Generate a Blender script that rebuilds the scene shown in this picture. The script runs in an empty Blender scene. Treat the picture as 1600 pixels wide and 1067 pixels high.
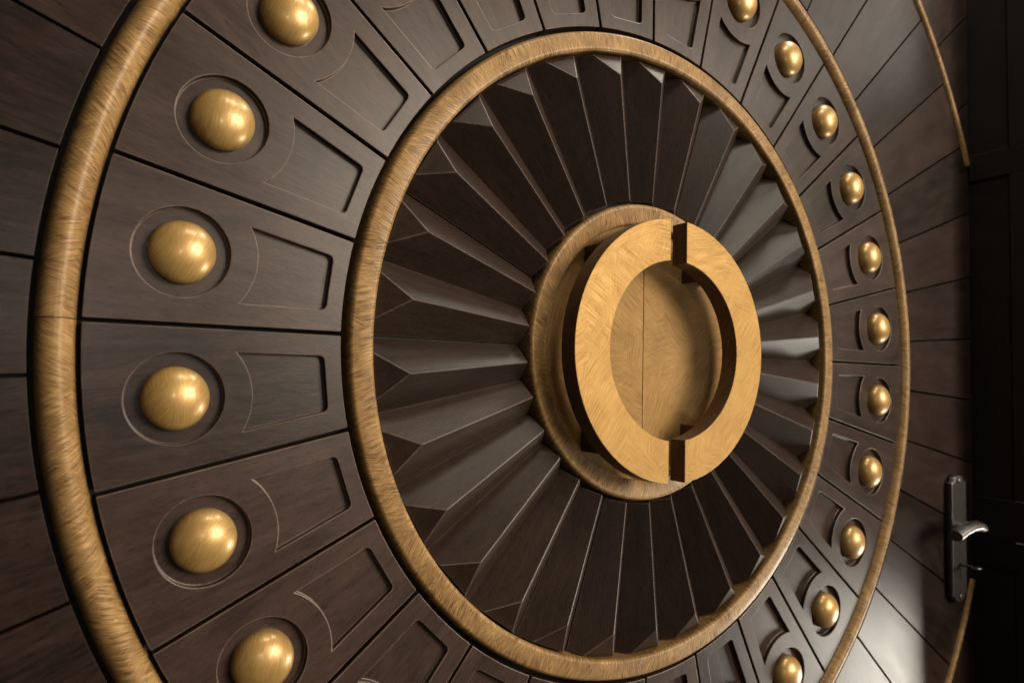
import bpy, bmesh, math, random
from mathutils import Vector, Matrix
random.seed(7)
PI = math.pi
S = 0.45                      # metres per design unit (one unit = inner radius of the carved panels)
scene = bpy.context.scene
COL = scene.collection

# ------------------------------------------------------------------ camera
cam_d = bpy.data.cameras.new('camera'); cam = bpy.data.objects.new('camera', cam_d); COL.objects.link(cam)
cam.location = (-1.5528*S, -1.5536*S, -0.0946*S)
cam.rotation_euler = (1.6244, -0.0228, -0.5877)
cam_d.sensor_width = 36; cam_d.lens = 1072.24/1600*36
cam_d.clip_start = 0.02; cam_d.clip_end = 100
cam_d.dof.use_dof = True
cam_d.dof.focus_distance = 1.90*S
cam_d.dof.aperture_fstop = 5.0
scene.camera = cam

# ------------------------------------------------------------------ world and lamps
world = bpy.data.worlds.new('World'); scene.world = world; world.use_nodes = True
bg = world.node_tree.nodes['Background']
bg.inputs[0].default_value = (1.0, 0.86, 0.70, 1); bg.inputs[1].default_value = 0.035

def area(name, loc, target, sx, sy, power, color, spread=180):
    d = bpy.data.lights.new(name, 'AREA'); d.shape = 'RECTANGLE'; d.size = sx*S; d.size_y = sy*S
    d.energy = power; d.color = color; d.spread = math.radians(spread)
    o = bpy.data.objects.new(name, d); COL.objects.link(o)
    o.location = Vector(loc)*S
    o.rotation_euler = (Vector(target)*S - o.location).to_track_quat('-Z', 'Y').to_euler()
    return o
def spot(name, loc, target, radius, power, color, size=70, blend=0.6):
    d = bpy.data.lights.new(name, 'SPOT'); d.energy = power; d.color = color
    d.spot_size = math.radians(size); d.spot_blend = blend; d.shadow_soft_size = radius*S
    o = bpy.data.objects.new(name, d); COL.objects.link(o)
    o.location = Vector(loc)*S
    o.rotation_euler = (Vector(target)*S - o.location).to_track_quat('-Z', 'Y').to_euler()
    return o
WARM = (1.0, 0.86, 0.68)
area('window_light', (5.6, -1.15, -2.95), (0.8, 0, 0.1), 1.8, 1.4, 54, (1.0, 0.93, 0.80))
area('room_light', (4.3, -7.9, 2.2), (-0.9, 0, 0), 5.6, 5.0, 32, (1.0, 0.86, 0.68), 50)
area('ceiling_light', (0.0, -1.75, 3.6), (0.0, 0, 0), 1.7, 0.6, 11, (1.0, 0.90, 0.74))
area('ceiling_light', (2.0, -0.55, 3.9), (0.3, 0, 0.6), 1.0, 0.5, 12, (1.0, 0.92, 0.78))
area('ceiling_light', (5.0, -2.3, 3.5), (1.0, 0, 1.2), 1.8, 1.2, 3.2, (1.0, 0.92, 0.80))
spot('lamp_behind', (-1.53, -4.2, 0.4), (0, 0, 0), 0.20, 10, (1.0, 0.93, 0.82), 90)

scene.view_settings.view_transform = 'Standard'
scene.view_settings.look = 'None'
scene.view_settings.exposure = 0.08
scene.view_settings.gamma = 1.0

# ------------------------------------------------------------------ helpers
def link(o, parent=None, loc=(0, 0, 0), rot=None):
    COL.objects.link(o)
    if parent: o.parent = parent
    o.location = loc
    if rot is not None: o.rotation_euler = rot
    return o

def mesh_obj(name, bm, mat, parent=None, loc=(0, 0, 0), rot=None, smooth=False, bevel=0.0, segs=2):
    bmesh.ops.scale(bm, vec=(S, S, S), verts=bm.verts)
    me = bpy.data.meshes.new(name); bm.to_mesh(me); bm.free()
    me.materials.append(mat)
    for p in me.polygons: p.use_smooth = smooth
    o = bpy.data.objects.new(name, me)
    link(o, parent, loc, rot)
    if bevel: add_bevel(o, bevel, segs)
    return o

def add_bevel(o, w, segs=2, edge_mat=None):
    m = o.modifiers.new('bevel', 'BEVEL'); m.width = w*S; m.segments = segs
    m.limit_method = 'ANGLE'; m.angle_limit = math.radians(25); m.harden_normals = False
    if edge_mat:
        o.data.materials.append(edge_mat); m.material = 1  # lighter bevel faces: edge wear plus a painted-in highlight

def tag(o, label, cat, group=None):
    o['label'] = label; o['category'] = cat; o['kind'] = 'thing'
    if group: o['group'] = group

def P(r, a, h=0.0):           # polar point on the door face: radius, angle, height towards the viewer
    return Vector((r*math.cos(a), -h, r*math.sin(a)))

def prism(poly, h0, h1, bm=None):       # polygon in (x, z), from height h0 (back) to h1 (front)
    bm = bm or bmesh.new()
    a = [bm.verts.new((x, -h1, z)) for x, z in poly]
    b = [bm.verts.new((x, -h0, z)) for x, z in poly]
    n = len(poly)
    bm.faces.new(a); bm.faces.new(b[::-1])
    for i in range(n): bm.faces.new((a[i], b[i], b[(i+1) % n], a[(i+1) % n]))
    bmesh.ops.recalc_face_normals(bm, faces=bm.faces[:])
    return bm

def box(x0, x1, y0, y1, z0, z1, bm=None):
    bm = bm or bmesh.new()
    v = [bm.verts.new((x, y, z)) for x in (x0, x1) for y in (y0, y1) for z in (z0, z1)]
    for f in ((0,1,3,2),(4,6,7,5),(0,4,5,1),(2,3,7,6),(0,2,6,4),(1,5,7,3)):
        bm.faces.new([v[i] for i in f])
    bmesh.ops.recalc_face_normals(bm, faces=bm.faces[:])
    return bm

def lathe_arc(profile, a0, a1, n, closed=False, wob=0.0):
    """sweep a (radius, height) profile round the door's centre; UV = (arc length, profile length)"""
    bm = bmesh.new(); uv = bm.loops.layers.uv.new('UVMap')
    L = [0.0]
    for i in range(1, len(profile)):
        L.append(L[-1] + math.hypot(profile[i][0]-profile[i-1][0], profile[i][1]-profile[i-1][1]))
    rm = sum(p[0] for p in profile)/len(profile)
    rings = []
    cnt = n if closed else n+1
    for i in range(cnt):
        a = a0 + (a1-a0)*i/n
        rings.append([bm.verts.new(P(r + wob*math.sin(5*a+1.3)*0.5, a, h + wob*math.sin(3*a))) for r, h in profile])
    for i in range(n):
        A = rings[i]; B = rings[(i+1) % cnt]
        ua = (a0 + (a1-a0)*i/n)*rm; ub = (a0 + (a1-a0)*(i+1)/n)*rm
        for j in range(len(profile)-1):
            f = bm.faces.new((A[j], A[j+1], B[j+1], B[j]))
            for l, c in zip(f.loops, ((ua, L[j]), (ua, L[j+1]), (ub, L[j+1]), (ub, L[j]))): l[uv].uv = c
    if not closed:
        for R_, rev in ((rings[0], 1), (rings[-1], -1)):
            bm.faces.new([bm.verts.new(v.co) for v in R_][::rev])
    bmesh.ops.recalc_face_normals(bm, faces=bm.faces[:])
    return bm

def planar_uv(bm):
    uv = bm.loops.layers.uv.new('UVMap')
    for f in bm.faces:
        n = f.normal
        for l in f.loops:
            c = l.vert.co
            l[uv].uv = (c.x, c.z) if abs(n.y) > 0.5 else (math.atan2(c.z, c.x)*0.33, c.y)

# ------------------------------------------------------------------ materials
class NT:
    def __init__(s, name):
        s.m = bpy.data.materials.new(name); s.m.use_nodes = True
        s.t = s.m.node_tree; s.b = s.t.nodes['Principled BSDF']
    def n(s, kind, **kw):
        nd = s.t.nodes.new(kind)
        for k, v in kw.items():
            if k in nd.inputs: nd.inputs[k].default_value = v
            else: setattr(nd, k, v)
        return nd
    def l(s, a, b): s.t.links.new(a, b)
    def math(s, op, a, b=None, clamp=False):
        nd = s.t.nodes.new('ShaderNodeMath'); nd.operation = op; nd.use_clamp = clamp
        for i, v in enumerate((a, b)):
            if v is None: continue
            if isinstance(v, (int, float)): nd.inputs[i].default_value = v
            else: s.l(v, nd.inputs[i])
        return nd.outputs[0]
    def mix(s, fac, a, b):
        nd = s.t.nodes.new('ShaderNodeMix'); nd.data_type = 'RGBA'
        for sock, v in ((nd.inputs[0], fac), (nd.inputs[6], a), (nd.inputs[7], b)):
            if isinstance(v, (int, float)): sock.default_value = v
            elif isinstance(v, tuple): sock.default_value = (*v, 1)
            else: s.l(v, sock)
        return nd.outputs[2]
    def ramp(s, fac, stops):
        nd = s.t.nodes.new('ShaderNodeValToRGB'); e = nd.color_ramp.elements
        while len(e) < len(stops): e.new(0.5)
        for el, (p, c) in zip(e, stops):
            el.position = p; el.color = (*c, 1) if isinstance(c, tuple) else (c, c, c, 1)
        s.l(fac, nd.inputs[0]); return nd.outputs[0]
    def noise(s, vec, scale, detail=3, rough=0.55, dist=0.0):
        nd = s.n('ShaderNodeTexNoise'); nd.inputs['Scale'].default_value = scale
        nd.inputs['Detail'].default_value = detail; nd.inputs['Roughness'].default_value = rough
        nd.inputs['Distortion'].default_value = dist
        s.l(vec, nd.inputs['Vector']); return nd.outputs['Fac']
    def mapping(s, vec, scale=(1, 1, 1), rot=(0, 0, 0), loc=(0, 0, 0)):
        nd = s.n('ShaderNodeMapping'); nd.inputs['Scale'].default_value = scale
        nd.inputs['Rotation'].default_value = rot; nd.inputs['Location'].default_value = loc
        s.l(vec, nd.inputs['Vector']); return nd.outputs[0]
    def add_vec(s, a, b):
        nd = s.t.nodes.new('ShaderNodeVectorMath'); nd.operation = 'ADD'
        s.l(a, nd.inputs[0]); s.l(b, nd.inputs[1]); return nd.outputs[0]
    def bump(s, h, strength, dist, prev=None):
        nd = s.n('ShaderNodeBump'); nd.inputs['Strength'].default_value = strength
        nd.inputs['Distance'].default_value = dist; s.l(h, nd.inputs['Height'])
        if prev is not None: s.l(prev, nd.inputs['Normal'])
        return nd.outputs[0]

def wood(name, dark, light, rough=(0.36, 0.55), spec=0.5, coat=0.0, grain=(13.0, 130, 130)):
    """stained timber, the grain running along the piece's own X axis"""
    t = NT(name)
    oi = t.n('ShaderNodeObjectInfo'); tc = t.n('ShaderNodeTexCoord')
    off = t.n('ShaderNodeCombineXYZ')
    t.l(t.math('MULTIPLY', oi.outputs['Random'], 31.0), off.inputs[0]); t.l(t.math('MULTIPLY', oi.outputs['Random'], 17.0), off.inputs[2])
    co = t.add_vec(tc.outputs['Object'], off.outputs[0])
    g = t.noise(t.mapping(co, grain), 1.0, 5, 0.65, 0.8)
    g2 = t.noise(t.mapping(co, (grain[0]*7, grain[1]*4.5, grain[2]*4.5)), 1.0, 3, 0.7, 0.3)
    blotch = t.noise(t.mapping(co, (11, 26, 26)), 1.0, 5, 0.65, 0.6)
    fac = t.math('ADD', t.math('MULTIPLY', g, 0.45), t.math('MULTIPLY', blotch, 0.55))
    fac = t.math('ADD', fac, t.math('MULTIPLY', t.math('SUBTRACT', oi.outputs['Random'], 0.5), 0.20))
    c = t.ramp(fac, [(0.33, dark), (0.66, light)])
    pores = t.ramp(g2, [(0.30, 0.35), (0.46, 1.0), (0.62, 1.0), (0.74, 1.45)])
    mul = t.t.nodes.new('ShaderNodeMix'); mul.data_type = 'RGBA'; mul.blend_type = 'MULTIPLY'; mul.inputs[0].default_value = 0.9
    t.l(c, mul.inputs[6]); t.l(pores, mul.inputs[7])
    t.l(mul.outputs[2], t.b.inputs['Base Color'])
    smear = t.noise(t.mapping(co, (7, 26, 26)), 1.0, 5, 0.6)
    r = t.n('ShaderNodeMapRange'); r.inputs['From Min'].default_value = 0.3; r.inputs['From Max'].default_value = 0.7
    r.inputs['To Min'].default_value = rough[0]; r.inputs['To Max'].default_value = rough[1]
    t.l(smear, r.inputs['Value']); t.l(r.outputs[0], t.b.inputs['Roughness'])
    t.b.inputs['Specular IOR Level'].default_value = spec
    t.b.inputs['Coat Weight'].default_value = coat; t.b.inputs['Coat Roughness'].default_value = 0.28
    nb = t.bump(g2, 0.14, 0.0010)
    nb = t.bump(g, 0.05, 0.0015, nb)
    t.l(nb, t.b.inputs['Normal'])
    return t.m

def brass(name, kind='ring', freq=1.0, dark=(0.17, 0.082, 0.028), mid=(0.46, 0.255, 0.085), light=(0.78, 0.49, 0.19),
          rough=0.36, coat=0.15, coatr=0.12, metal=0.45, bump=0.35, lo=0.36, hi=0.64, spec=0.5):
    """hand-brushed brass leaf: short strokes that change direction in patches"""
    t = NT(name)
    oi = t.n('ShaderNodeObjectInfo'); uvn = t.n('ShaderNodeTexCoord')
    off = t.n('ShaderNodeCombineXYZ')
    t.l(t.math('MULTIPLY', oi.outputs['Random'], 23.0), off.inputs[0]); t.l(t.math('MULTIPLY', oi.outputs['Random'], 41.0), off.inputs[1])
    co = t.add_vec(uvn.outputs['UV'], off.outputs[0])
    # each patch of hand brushing has its own direction: a warped cell pattern turns the stroke noise
    wn = t.n('ShaderNodeTexNoise'); wn.inputs['Scale'].default_value = 16.0; wn.inputs['Detail'].default_value = 3.0
    t.l(co, wn.inputs['Vector'])
    ws = t.t.nodes.new('ShaderNodeVectorMath'); ws.operation = 'MULTIPLY_ADD'
    t.l(wn.outputs['Color'], ws.inputs[0]); ws.inputs[1].default_value = (0.11, 0.11, 0); t.l(co, ws.inputs[2])
    if kind == 'ring': spread, base, cell, long_, short_ = 70, -34, 6.0, 19.0, 560.0
    elif kind == 'stud': spread, base, cell, long_, short_ = 50, -10, 9.0, 18.0, 600.0
    else: spread, base, cell, long_, short_ = 150, 0, 5.5, 11.0, 540.0
    lay = []
    for k in range(3):
        vo = t.n('ShaderNodeTexVoronoi'); vo.voronoi_dimensions = '2D'; vo.inputs['Scale'].default_value = cell*(1, 1.3, 0.8)[k]
        t.l(t.mapping(ws.outputs[0], (1, 1, 1), (0, 0, 0.6*k), (2.3*k, 5.1*k, 0)), vo.inputs['Vector'])
        sep = t.n('ShaderNodeSeparateColor'); t.l(vo.outputs['Color'], sep.inputs[0])
        ang = t.math('RADIANS', t.math('ADD', t.math('MULTIPLY', sep.outputs[0], float(spread)), float(base)))
        vr = t.n('ShaderNodeVectorRotate'); vr.rotation_type = 'Z_AXIS'
        t.l(co, vr.inputs['Vector']); t.l(ang, vr.inputs['Angle'])
        m = t.mapping(vr.outputs[0], (short_*freq, long_*freq, 1), (0, 0, 0), (3.7*k, 1.9*k, k*5.0))
        nz = t.noise(m, 1.0, 2, 0.6, 0.0)
        lay.append(nz)
    st = t.math('ADD', t.math('ADD', t.math('MULTIPLY', lay[0], 0.60), t.math('MULTIPLY', lay[1], 0.26)), t.math('MULTIPLY', lay[2], 0.14))
    st = t.ramp(st, [(0.36, 0.30), (0.50, 0.50), (0.64, 0.70)])
    bl = t.noise(co, 9.0, 4, 0.6)
    f = t.math('ADD', t.math('MULTIPLY', st, 0.72), t.math('MULTIPLY', bl, 0.28))
    c = t.ramp(f, [(lo, dark), (0.50, mid), (hi, light)])
    t.b.inputs['Specular IOR Level'].default_value = spec
    t.l(c, t.b.inputs['Base Color'])
    t.b.inputs['Metallic'].default_value = metal
    r = t.n('ShaderNodeMapRange'); r.inputs['From Min'].default_value = 0.35; r.inputs['From Max'].default_value = 0.65
    r.inputs['To Min'].default_value = rough+0.14; r.inputs['To Max'].default_value = rough-0.05
    t.l(st, r.inputs['Value']); t.l(r.outputs[0], t.b.inputs['Roughness'])
    t.b.inputs['Coat Weight'].default_value = coat; t.b.inputs['Coat Roughness'].default_value = coatr
    t.l(t.bump(st, bump, 0.0011), t.b.inputs['Normal'])
    return t.m

M_panel = wood('stained_panel_wood', (0.0125, 0.0076, 0.0062), (0.050, 0.0298, 0.0240), (0.29, 0.36), 0.28, 0.0)
M_plank = wood('stained_plank_wood', (0.0100, 0.0060, 0.0048), (0.037, 0.0218, 0.0172), (0.27, 0.35), 0.22, 0.0)
M_wedge = wood('stained_wedge_wood', (0.0190, 0.0118, 0.0086), (0.0340, 0.0212, 0.0155), (0.36, 0.43), 0.24, 0.0)
M_worn_glint = wood('worn_edge_highlight', (0.045, 0.031, 0.025), (0.100, 0.071, 0.057), (0.36, 0.48), 0.35, 0.0)  # ridge wear, lightened so the thin edge highlights are painted in
M_rub_glint = wood('rubbed_edge_highlight', (0.050, 0.034, 0.027), (0.150, 0.106, 0.084), (0.36, 0.46), 0.30, 0.0)  # rubbed panel edges, colour raised to stand in for bevel highlights
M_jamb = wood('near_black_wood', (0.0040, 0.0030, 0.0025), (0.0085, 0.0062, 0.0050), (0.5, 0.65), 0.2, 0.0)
M_back = NT('black_backing').m; _b = M_back.node_tree.nodes['Principled BSDF']
_b.inputs['Base Color'].default_value = (0.004, 0.003, 0.003, 1); _b.inputs['Roughness'].default_value = 0.85
M_ring = brass('brushed_brass_ring', 'ring', 1.0, dark=(0.055, 0.028, 0.010), mid=(0.218, 0.124, 0.045), light=(0.39, 0.243, 0.094), rough=0.52, coat=0.14, coatr=0.18, metal=0.1, lo=0.37, hi=0.63, spec=0.22)
M_hub = brass('brushed_brass_face', 'face', 1.0, dark=(0.185, 0.100, 0.031), mid=(0.270, 0.156, 0.050), light=(0.370, 0.225, 0.078), rough=0.58, coat=0.0, metal=0.08, bump=0.10, spec=0.2)
M_pull = brass('brushed_brass_pull', 'face', 1.0, dark=(0.255, 0.140, 0.036), mid=(0.350, 0.204, 0.056), light=(0.440, 0.272, 0.086), rough=0.52, coat=0.0, metal=0.25, bump=0.08, spec=0.25)
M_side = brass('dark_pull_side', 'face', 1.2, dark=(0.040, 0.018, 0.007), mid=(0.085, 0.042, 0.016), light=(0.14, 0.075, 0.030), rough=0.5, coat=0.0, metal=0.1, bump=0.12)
M_stud = brass('polished_brass_stud', 'stud', 1.0, dark=(0.26, 0.148, 0.042), mid=(0.395, 0.242, 0.077), light=(0.50, 0.33, 0.120), rough=0.38, coat=0.42, coatr=0.19, metal=0.45, bump=0.06)
def metal(name, col, rough):
    t = NT(name); tc = t.n('ShaderNodeTexCoord')
    n = t.noise(t.mapping(tc.outputs['Object'], (60, 60, 300)), 1.0, 3)
    t.b.inputs['Metallic'].default_value = 1.0
    t.l(t.mix(n, tuple(c*0.75 for c in col), col), t.b.inputs['Base Color'])
    r = t.n('ShaderNodeMapRange'); r.inputs['To Min'].default_value = rough*0.8; r.inputs['To Max'].default_value = rough*1.25
    t.l(n, r.inputs['Value']); t.l(r.outputs[0], t.b.inputs['Roughness'])
    return t.m
M_steel = metal('brushed_nickel', (0.25, 0.24, 0.23), 0.36)
M_plate = metal('dark_pewter', (0.17, 0.165, 0.165), 0.36)
M_hole = NT('keyhole_black').m; M_hole.node_tree.nodes['Principled BSDF'].inputs['Base Color'].default_value = (0.002, 0.002, 0.002, 1)

# ------------------------------------------------------------------ the door
HX, HZ = 2.18, 2.60
door = bpy.data.objects.new('carved_door', None); COL.objects.link(door)
door.location = (0, 0, -HZ*S)
tag(door, 'dark carved wooden door with brass rings, studs and a fluted rosette round its pull', 'door')
DZ = (0, 0, HZ*S)

mesh_obj('backing_board', box(-HX, HX, 0.046, 0.10, -HZ, HZ), M_back, door, DZ)

# planks that radiate from the outer ring, in two ranks either side of the thin rim ring
def clip_rect(poly):
    def cut(pl, f, inter):
        out = []
        for i in range(len(pl)):
            a, b = pl[i], pl[(i+1) % len(pl)]
            fa, fb = f(a), f(b)
            if fa <= 0: out.append(a)
            if (fa < 0 < fb) or (fb < 0 < fa):
                t = fa/(fa-fb); out.append((a[0]+(b[0]-a[0])*t, a[1]+(b[1]-a[1])*t))
        return out
    for ax, sg, lim in ((0, 1, HX), (0, -1, HX), (1, 1, HZ), (1, -1, HZ)):
        poly = cut(poly, lambda p: sg*p[ax]-lim, None)
        if len(poly) < 3: return []
    return poly

def plank(a0, a1, r0, r1, gap):
    am = (a0+a1)/2
    poly = []
    n = 6
    for i in range(n+1):
        a = a0+(a1-a0)*i/n; g = gap/r0*(1-2*i/n)
        poly.append((r0*math.cos(a+g), r0*math.sin(a+g)))
    for i in range(n, -1, -1):
        a = a0+(a1-a0)*i/n; g = gap/r1*(1-2*i/n)
        poly.append((r1*math.cos(a+g), r1*math.sin(a+g)))
    poly = clip_rect(poly)
    if len(poly) < 3: return
    area2 = abs(sum(p[0]*q[1]-q[0]*p[1] for p, q in zip(poly, poly[1:]+poly[:1])))
    if area2 < 0.004: return
    loc = [(x*math.cos(am)+z*math.sin(am), -x*math.sin(am)+z*math.cos(am)) for x, z in poly]
    cln = []
    for p in loc:
        if not cln or math.hypot(p[0]-cln[-1][0], p[1]-cln[-1][1]) > 1e-4: cln.append(p)
    top = random.uniform(-0.002, 0.002)
    o = mesh_obj('plank', prism(cln, -0.045, top), M_plank, door, DZ, (0, -am, 0), bevel=0.0005)
    return o
N_PL = 46
for k in range(N_PL):
    a = PI/2 + k*2*PI/N_PL
    plank(a, a+2*PI/N_PL, 1.600, 2.383, 0.0040)
for k in range(N_PL):
    a = PI/2 + (k+0.5)*2*PI/N_PL
    plank(a, a+2*PI/N_PL, 2.388, 3.6, 0.0040)

# carved panels, built once: a slab with a round recess for the stud and a bell-shaped tray
N_P = 28; HA = PI/N_P
def carved_panel_mesh():
    r0, r1, gap = 1.0, 1.514, 0.0048
    poly = []
    n = 8
    for i in range(n+1):
        a = -HA+2*HA*i/n; g = gap/r0*(1-2*i/n); poly.append((r0*math.cos(a+g), r0*math.sin(a+g)))
    for i in range(n, -1, -1):
        a = -HA+2*HA*i/n; g = gap/r1*(1-2*i/n); poly.append((r1*math.cos(a+g), r1*math.sin(a+g)))
    slab = mesh_obj('tmp_slab', prism(poly, -0.045, 0.0), M_panel)
    rec = [(1.352+0.0945*math.cos(t), 0.0945*math.sin(t)) for t in [2*PI*i/56 for i in range(56)]]
    # tray: straight sides parallel to the panel's edges, concave end concentric with the stud
    x0, x1 = 1.038, 1.226
    def hw(x): return x*math.tan(HA) - 0.0535
    tr = []
    cr = 0.010
    y0 = hw(x0)
    tr += [(x0+cr, -(hw(x0+cr))), (x0+cr*0.3, -(y0-cr*0.25)), (x0, -(y0-cr)), (x0, y0-cr), (x0+cr*0.3, y0-cr*0.25), (x0+cr, hw(x0+cr))]
    y1 = hw(x1); R = math.hypot(1.352-x1, y1); am = math.atan2(y1, 1.352-x1)
    for i in range(0, 25):
        a = am-2*am*i/24; tr.append((1.352-R*math.cos(a), R*math.sin(a)))
    cut1 = mesh_obj('tmp_cut', prism(rec, -0.018, 0.05), M_panel)
    cut2 = mesh_obj('tmp_cut2', prism(tr, -0.0165, 0.05), M_panel)
    for c in (cut1, cut2):
        m = slab.modifiers.new('b', 'BOOLEAN'); m.operation = 'DIFFERENCE'; m.object = c; m.solver = 'EXACT'
    dg = bpy.context.evaluated_depsgraph_get()
    me = bpy.data.meshes.new_from_object(slab.evaluated_get(dg))
    for o in (slab, cut1, cut2): bpy.data.objects.remove(o)
    me.name = 'carved_panel'
    return me
panel_me = carved_panel_mesh()
def stud_bm():
    bm = bmesh.new(); uv = bm.loops.layers.uv.new('UVMap')
    a, b = 0.0655, 0.043
    prof = [(a, -0.018), (a, -0.008)] + [(a*math.cos(t), -0.008+b*math.sin(t)) for t in [PI/2*i/18 for i in range(1, 18)]]
    n = 56; rows = []
    for r, h in prof: rows.append([bm.verts.new((r*math.cos(2*PI*i/n), -h, r*math.sin(2*PI*i/n))) for i in range(n)])
    tip = bm.verts.new((0, 0.008-b, 0))
    for A, B in zip(rows, rows[1:]):
        for i in range(n): bm.faces.new((A[i], A[(i+1) % n], B[(i+1) % n], B[i]))
    for i in range(n): bm.faces.new((rows[-1][i], rows[-1][(i+1) % n], tip))
    bmesh.ops.recalc_face_normals(bm, faces=bm.faces[:])
    for f in bm.faces:
        for l in f.loops: l[uv].uv = (l.vert.co.x, l.vert.co.z)
    return bm
panel0 = stud0 = None
for k in range(N_P):
    a = PI/2 + (k+0.5)*2*PI/N_P
    if panel0 is None:
        p = bpy.data.objects.new('carved_panel', panel_me); panel0 = p
        link(p, door); add_bevel(p, 0.0022, 2, M_rub_glint)
        s = mesh_obj('stud', stud_bm(), M_stud, p, (1.352*S, 0, 0), smooth=True); stud0 = s
    else:
        p = panel0.copy(); COL.objects.link(p); p.parent = door
        s = stud0.copy(); COL.objects.link(s); s.parent = p
    p.location = (0, random.uniform(-0.0012, 0.0012)*S, HZ*S); p.rotation_euler = (0, -a, 0)
    s.rotation_euler = (0, a + random.uniform(-0.3, 0.3), 0)

# fluted rosette: 30 ridged wedges with a sloping triangular end
N_W = 30
def wedge_bm():
    W = PI/N_W; gap = 0.0008
    ri, rk, ro = 0.472, 0.843, 0.917
    hv = -0.040
    w = lambda r: r*math.tan(W)-gap
    H = lambda r: 0.935*(w(r)+gap)
    bm = bmesh.new()
    V = lambda r, t, h: bm.verts.new((r, -h, t))
    hb = -0.055
    ho = -0.004; u = 1-(ho-hv)/H(ro)
    vi = [V(ri, -w(ri), hv), V(ri, w(ri), hv)]; rdi = V(ri, 0, hv+H(ri)); kink = V(rk, 0, hv+H(rk))
    vo = [V(ro, -w(ro), hv), V(ro, w(ro), hv)]; c = [V(ro, -u*w(ro), ho), V(ro, u*w(ro), ho)]
    bi = [V(ri, -w(ri), hb), V(ri, w(ri), hb)]; bo = [V(ro, -w(ro), hb), V(ro, w(ro), hb)]
    F = bm.faces.new
    F((vi[0], vo[0], c[0], kink, rdi)); F((vi[1], rdi, kink, c[1], vo[1]))
    F((kink, c[0], c[1])); F((c[0], vo[0], bo[0], bo[1], vo[1], c[1]))
    F((vi[0], rdi, vi[1], bi[1], bi[0])); F((vi[0], bi[0], bo[0], vo[0])); F((vi[1], vo[1], bo[1], bi[1])); F((bi[0], bi[1], bo[1], bo[0]))
    bmesh.ops.recalc_face_normals(bm, faces=bm.faces[:])
    return bm
w0 = None
for k in range(N_W):
    a = PI/2 + k*2*PI/N_W
    if w0 is None: 
        w = w0 = mesh_obj('wedge', wedge_bm(), M_wedge, door, DZ); add_bevel(w, 0.0021, 2, M_worn_glint)
    else: w = w0.copy(); COL.objects.link(w); w.parent = door
    w.location = (0, random.uniform(-0.0015, 0.0015)*S, HZ*S)
    w.rotation_euler = (random.uniform(-0.006, 0.006), -a + random.uniform(-0.003, 0.003), 0)

# rings
def arcpts(cx, ch, rx, rh, t0, t1, n): return [(cx+rx*math.cos(t0+(t1-t0)*i/n), ch+rh*math.sin(t0+(t1-t0)*i/n)) for i in range(n+1)]
D = math.radians
mid = [(0.987, -0.056), (0.987, -0.014)] + arcpts(0.973, -0.010, 0.014, 0.024, D(10), D(85), 6) + [(0.955, 0.0155), (0.942, 0.0165)] + \
      arcpts(0.9345, 0.006, 0.0105, 0.0105, D(80), D(175), 6) + [(0.924, -0.004), (0.924, -0.056)]
mesh_obj('ring_moulding', lathe_arc(mid, 0, 2*PI, 300, True, 0.0012), M_ring, door, DZ, smooth=True)
outp = [(1.591, -0.045), (1.591, -0.028)] + arcpts(1.5565, -0.028, 0.0345, 0.046, D(8), D(172), 16) + [(1.522, -0.028), (1.522, -0.045)]
for a0, a1 in ((PI+0.0011, 2*PI), (0, PI-0.0011)):
    pass
mesh_obj('ring_moulding', lathe_arc(outp, PI+0.0006, 3*PI-0.0006, 320, False, 0.001), M_ring, door, DZ, smooth=True)
hubp = [(0.463, -0.056), (0.463, -0.018)] + arcpts(0.452, -0.013, 0.011, 0.018, D(5), D(88), 8) + [(0.449, 0.0045), (0.446, 0.0038), (0.428, 0.0002), (0.409, -0.0038), (0.4045, -0.0049)] + \
       [(0.4025, -0.0058), (0.4008, -0.0078), (0.400, -0.011), (0.400, -0.015), (0.400, -0.056)]
mesh_obj('ring_moulding', lathe_arc(hubp, 0, 2*PI, 200, True, 0.0008), M_ring, door, DZ, smooth=True)
rimp = [(2.404, 0.001)] + arcpts(2.384, 0.001, 0.019, 0.014, D(5), D(175), 10) + [(2.364, 0.001)]
lim = math.acos(HX/2.405)
for a0, a1 in ((lim, PI-lim), (PI+lim, 2*PI-lim)):
    mesh_obj('ring_moulding', lathe_arc(rimp, a0, a1, 140, False), M_ring, door, DZ, smooth=True)

# hub face: two half discs with a fine seam
for sg in (-1, 1):
    n = 48
    poly = [(sg*0.0016, -0.3999), ] + [(sg*max(0.0016, 0.3999*math.cos(t)), 0.3999*math.sin(t)) for t in [-PI/2+PI*i/n for i in range(1, n)]] + [(sg*0.0016, 0.3999)]
    bm = prism(poly, -0.046, -0.030); planar_uv(bm)
    mesh_obj('hub_face', bm, M_hub, door, DZ)

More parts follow.
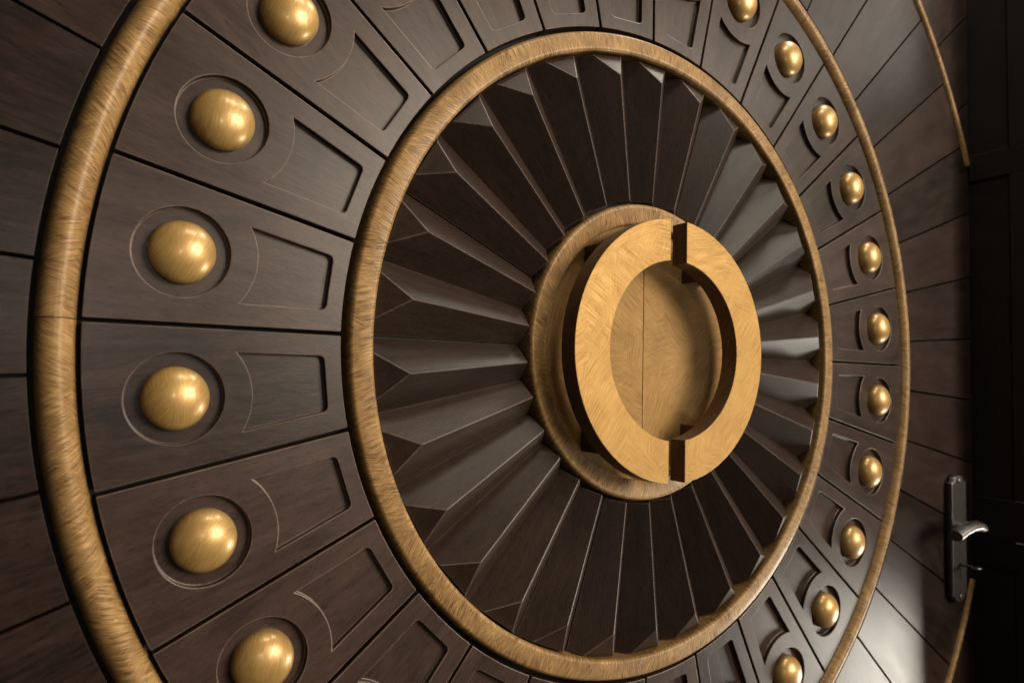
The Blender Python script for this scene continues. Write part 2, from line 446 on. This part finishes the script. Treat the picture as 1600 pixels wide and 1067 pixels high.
# split ring pull: two half rings, each on two stand-offs
def half_ring(sg):
    ro, ri, g = 0.3985, 0.2715, 0.0345
    n = 44; poly = []
    ao = math.acos(g/ro); ai = math.acos(g/ri)
    for i in range(n+1):
        a = -ao+2*ao*i/n; poly.append((sg*ro*math.cos(a), ro*math.sin(a)))
    for i in range(n+1):
        a = ai-2*ai*i/n; poly.append((sg*ri*math.cos(a), ri*math.sin(a)))
    bm = prism(poly, 0.050, 0.110); planar_uv(bm)
    return bm
for sg in (-1, 1):
    h = mesh_obj('pull_handle', half_ring(sg), M_pull, door, (0.008*S, 0, HZ*S), bevel=0.0022)
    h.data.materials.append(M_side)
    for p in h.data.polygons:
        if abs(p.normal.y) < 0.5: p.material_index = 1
    for sz in (-1, 1):
        x0, x1 = sorted((sg*0.165, sg*0.255)); z0, z1 = sorted((sz*0.232, sz*0.305))
        bm = box(x0, x1, -0.0505, 0.031, z0, z1); planar_uv(bm)
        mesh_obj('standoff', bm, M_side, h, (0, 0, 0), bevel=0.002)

# lock plate with its lever
def plate_outline(cx, z0, z1, w):
    pts = []; hw = w/2; sh = 0.030
    for i in range(13):
        a = PI*i/12; pts.append((cx+0.70*hw*math.cos(a), z1-sh+sh*math.sin(a)))
    pts += [(cx-hw, z1-sh-0.002), (cx-hw, z0+sh+0.002)]
    for i in range(13):
        a = PI+PI*i/12; pts.append((cx+0.70*hw*math.cos(a), z0+sh+sh*math.sin(a)))
    pts += [(cx+hw, z0+sh+0.002), (cx+hw, z1-sh-0.002)]
    return pts
PX = 1.972
plate = mesh_obj('lock_plate', prism(plate_outline(PX, -1.080, -0.495, 0.142), 0.003, 0.032), M_plate, door, DZ, bevel=0.009, segs=3)
def tube(pts, rad, n=16, flat=1.0):
    bm = bmesh.new(); rows = []
    for i, (p, r) in enumerate(zip(pts, rad)):
        p = Vector(p); d = (Vector(pts[min(i+1, len(pts)-1)])-Vector(pts[max(i-1, 0)])).normalized()
        u = d.cross(Vector((0, 0, 1)))
        if u.length < 1e-3: u = Vector((1, 0, 0))
        u.normalize(); v = u.cross(d).normalized()
        rows.append([bm.verts.new(p+u*r*math.cos(2*PI*k/n)+v*r*flat*math.sin(2*PI*k/n)) for k in range(n)])
    for A, B in zip(rows, rows[1:]):
        for k in range(n): bm.faces.new((A[k], A[(k+1) % n], B[(k+1) % n], B[k]))
    for R_, rev in ((rows[0], -1), (rows[-1], 1)):
        bm.faces.new([bm.verts.new(v.co) for v in R_][::rev])
    bmesh.ops.recalc_face_normals(bm, faces=bm.faces[:])
    return bm
lp = [(PX, -0.028, -0.727), (PX, -0.075, -0.727), (PX-0.002, -0.105, -0.724), (PX-0.014, -0.126, -0.719), (PX-0.040, -0.136, -0.713), (PX-0.085, -0.137, -0.700),
      (PX-0.14, -0.134, -0.700), (PX-0.20, -0.130, -0.710), (PX-0.262, -0.127, -0.728)]
lr = [0.024, 0.023, 0.024, 0.026, 0.027, 0.028, 0.029, 0.030, 0.031]
lever = mesh_obj('lever', tube(lp, lr, 24, 0.8), M_steel, plate, (0, 0, 0), smooth=True)
mesh_obj('keyhole', prism([(PX+0.010*math.cos(2*PI*i/16), -0.905+0.012*math.sin(2*PI*i/16)) for i in range(16)], 0.031, 0.0335), M_hole, plate)
mesh_obj('keyhole', prism([(PX-0.005, -0.965), (PX+0.005, -0.965), (PX+0.005, -0.918), (PX-0.005, -0.918)], 0.031, 0.0335), M_hole, plate)
for zz in (-0.523, -1.052):
    mesh_obj('screw', prism([(PX+0.012*math.cos(2*PI*i/16), zz+0.012*math.sin(2*PI*i/16)) for i in range(16)], 0.030, 0.037), M_steel, plate, bevel=0.002)

# the key standing in the lock
key = bpy.data.objects.new('key', None); COL.objects.link(key)
key.location = (PX*S, -0.034*S, -0.905*S)
tag(key, 'small dark metal key standing in the keyhole below the lever', 'key')
mesh_obj('shank', tube([(0, 0.004, 0), (0, -0.02, 0), (0, -0.045, 0)], [0.0065]*3, 12), M_plate, key, smooth=True)
bow = bmesh.new()
ring = [(0.026*math.cos(t), 0.019*math.sin(t)) for t in [2*PI*i/24 for i in range(24)]]
top = [bow.verts.new((x, -0.066+y, 0.004)) for x, y in ring]; bot = [bow.verts.new((x, -0.066+y, -0.004)) for x, y in ring]
bow.faces.new(top); bow.faces.new(bot[::-1])
for i in range(24): bow.faces.new((top[i], bot[i], bot[(i+1) % 24], top[(i+1) % 24]))
bmesh.ops.recalc_face_normals(bow, faces=bow.faces[:])
mesh_obj('bow', bow, M_steel, key, bevel=0.002)

# ------------------------------------------------------------------ panelled jamb at right angles to the door
jamb = bpy.data.objects.new('door_jamb', None); COL.objects.link(jamb); jamb.location = (HX*S, 0, -HZ*S)
tag(jamb, 'near-black panelled jamb standing at right angles beside the lever', 'door jamb')
JL = (-HX*S, 0, HZ*S)
Y1 = -0.258
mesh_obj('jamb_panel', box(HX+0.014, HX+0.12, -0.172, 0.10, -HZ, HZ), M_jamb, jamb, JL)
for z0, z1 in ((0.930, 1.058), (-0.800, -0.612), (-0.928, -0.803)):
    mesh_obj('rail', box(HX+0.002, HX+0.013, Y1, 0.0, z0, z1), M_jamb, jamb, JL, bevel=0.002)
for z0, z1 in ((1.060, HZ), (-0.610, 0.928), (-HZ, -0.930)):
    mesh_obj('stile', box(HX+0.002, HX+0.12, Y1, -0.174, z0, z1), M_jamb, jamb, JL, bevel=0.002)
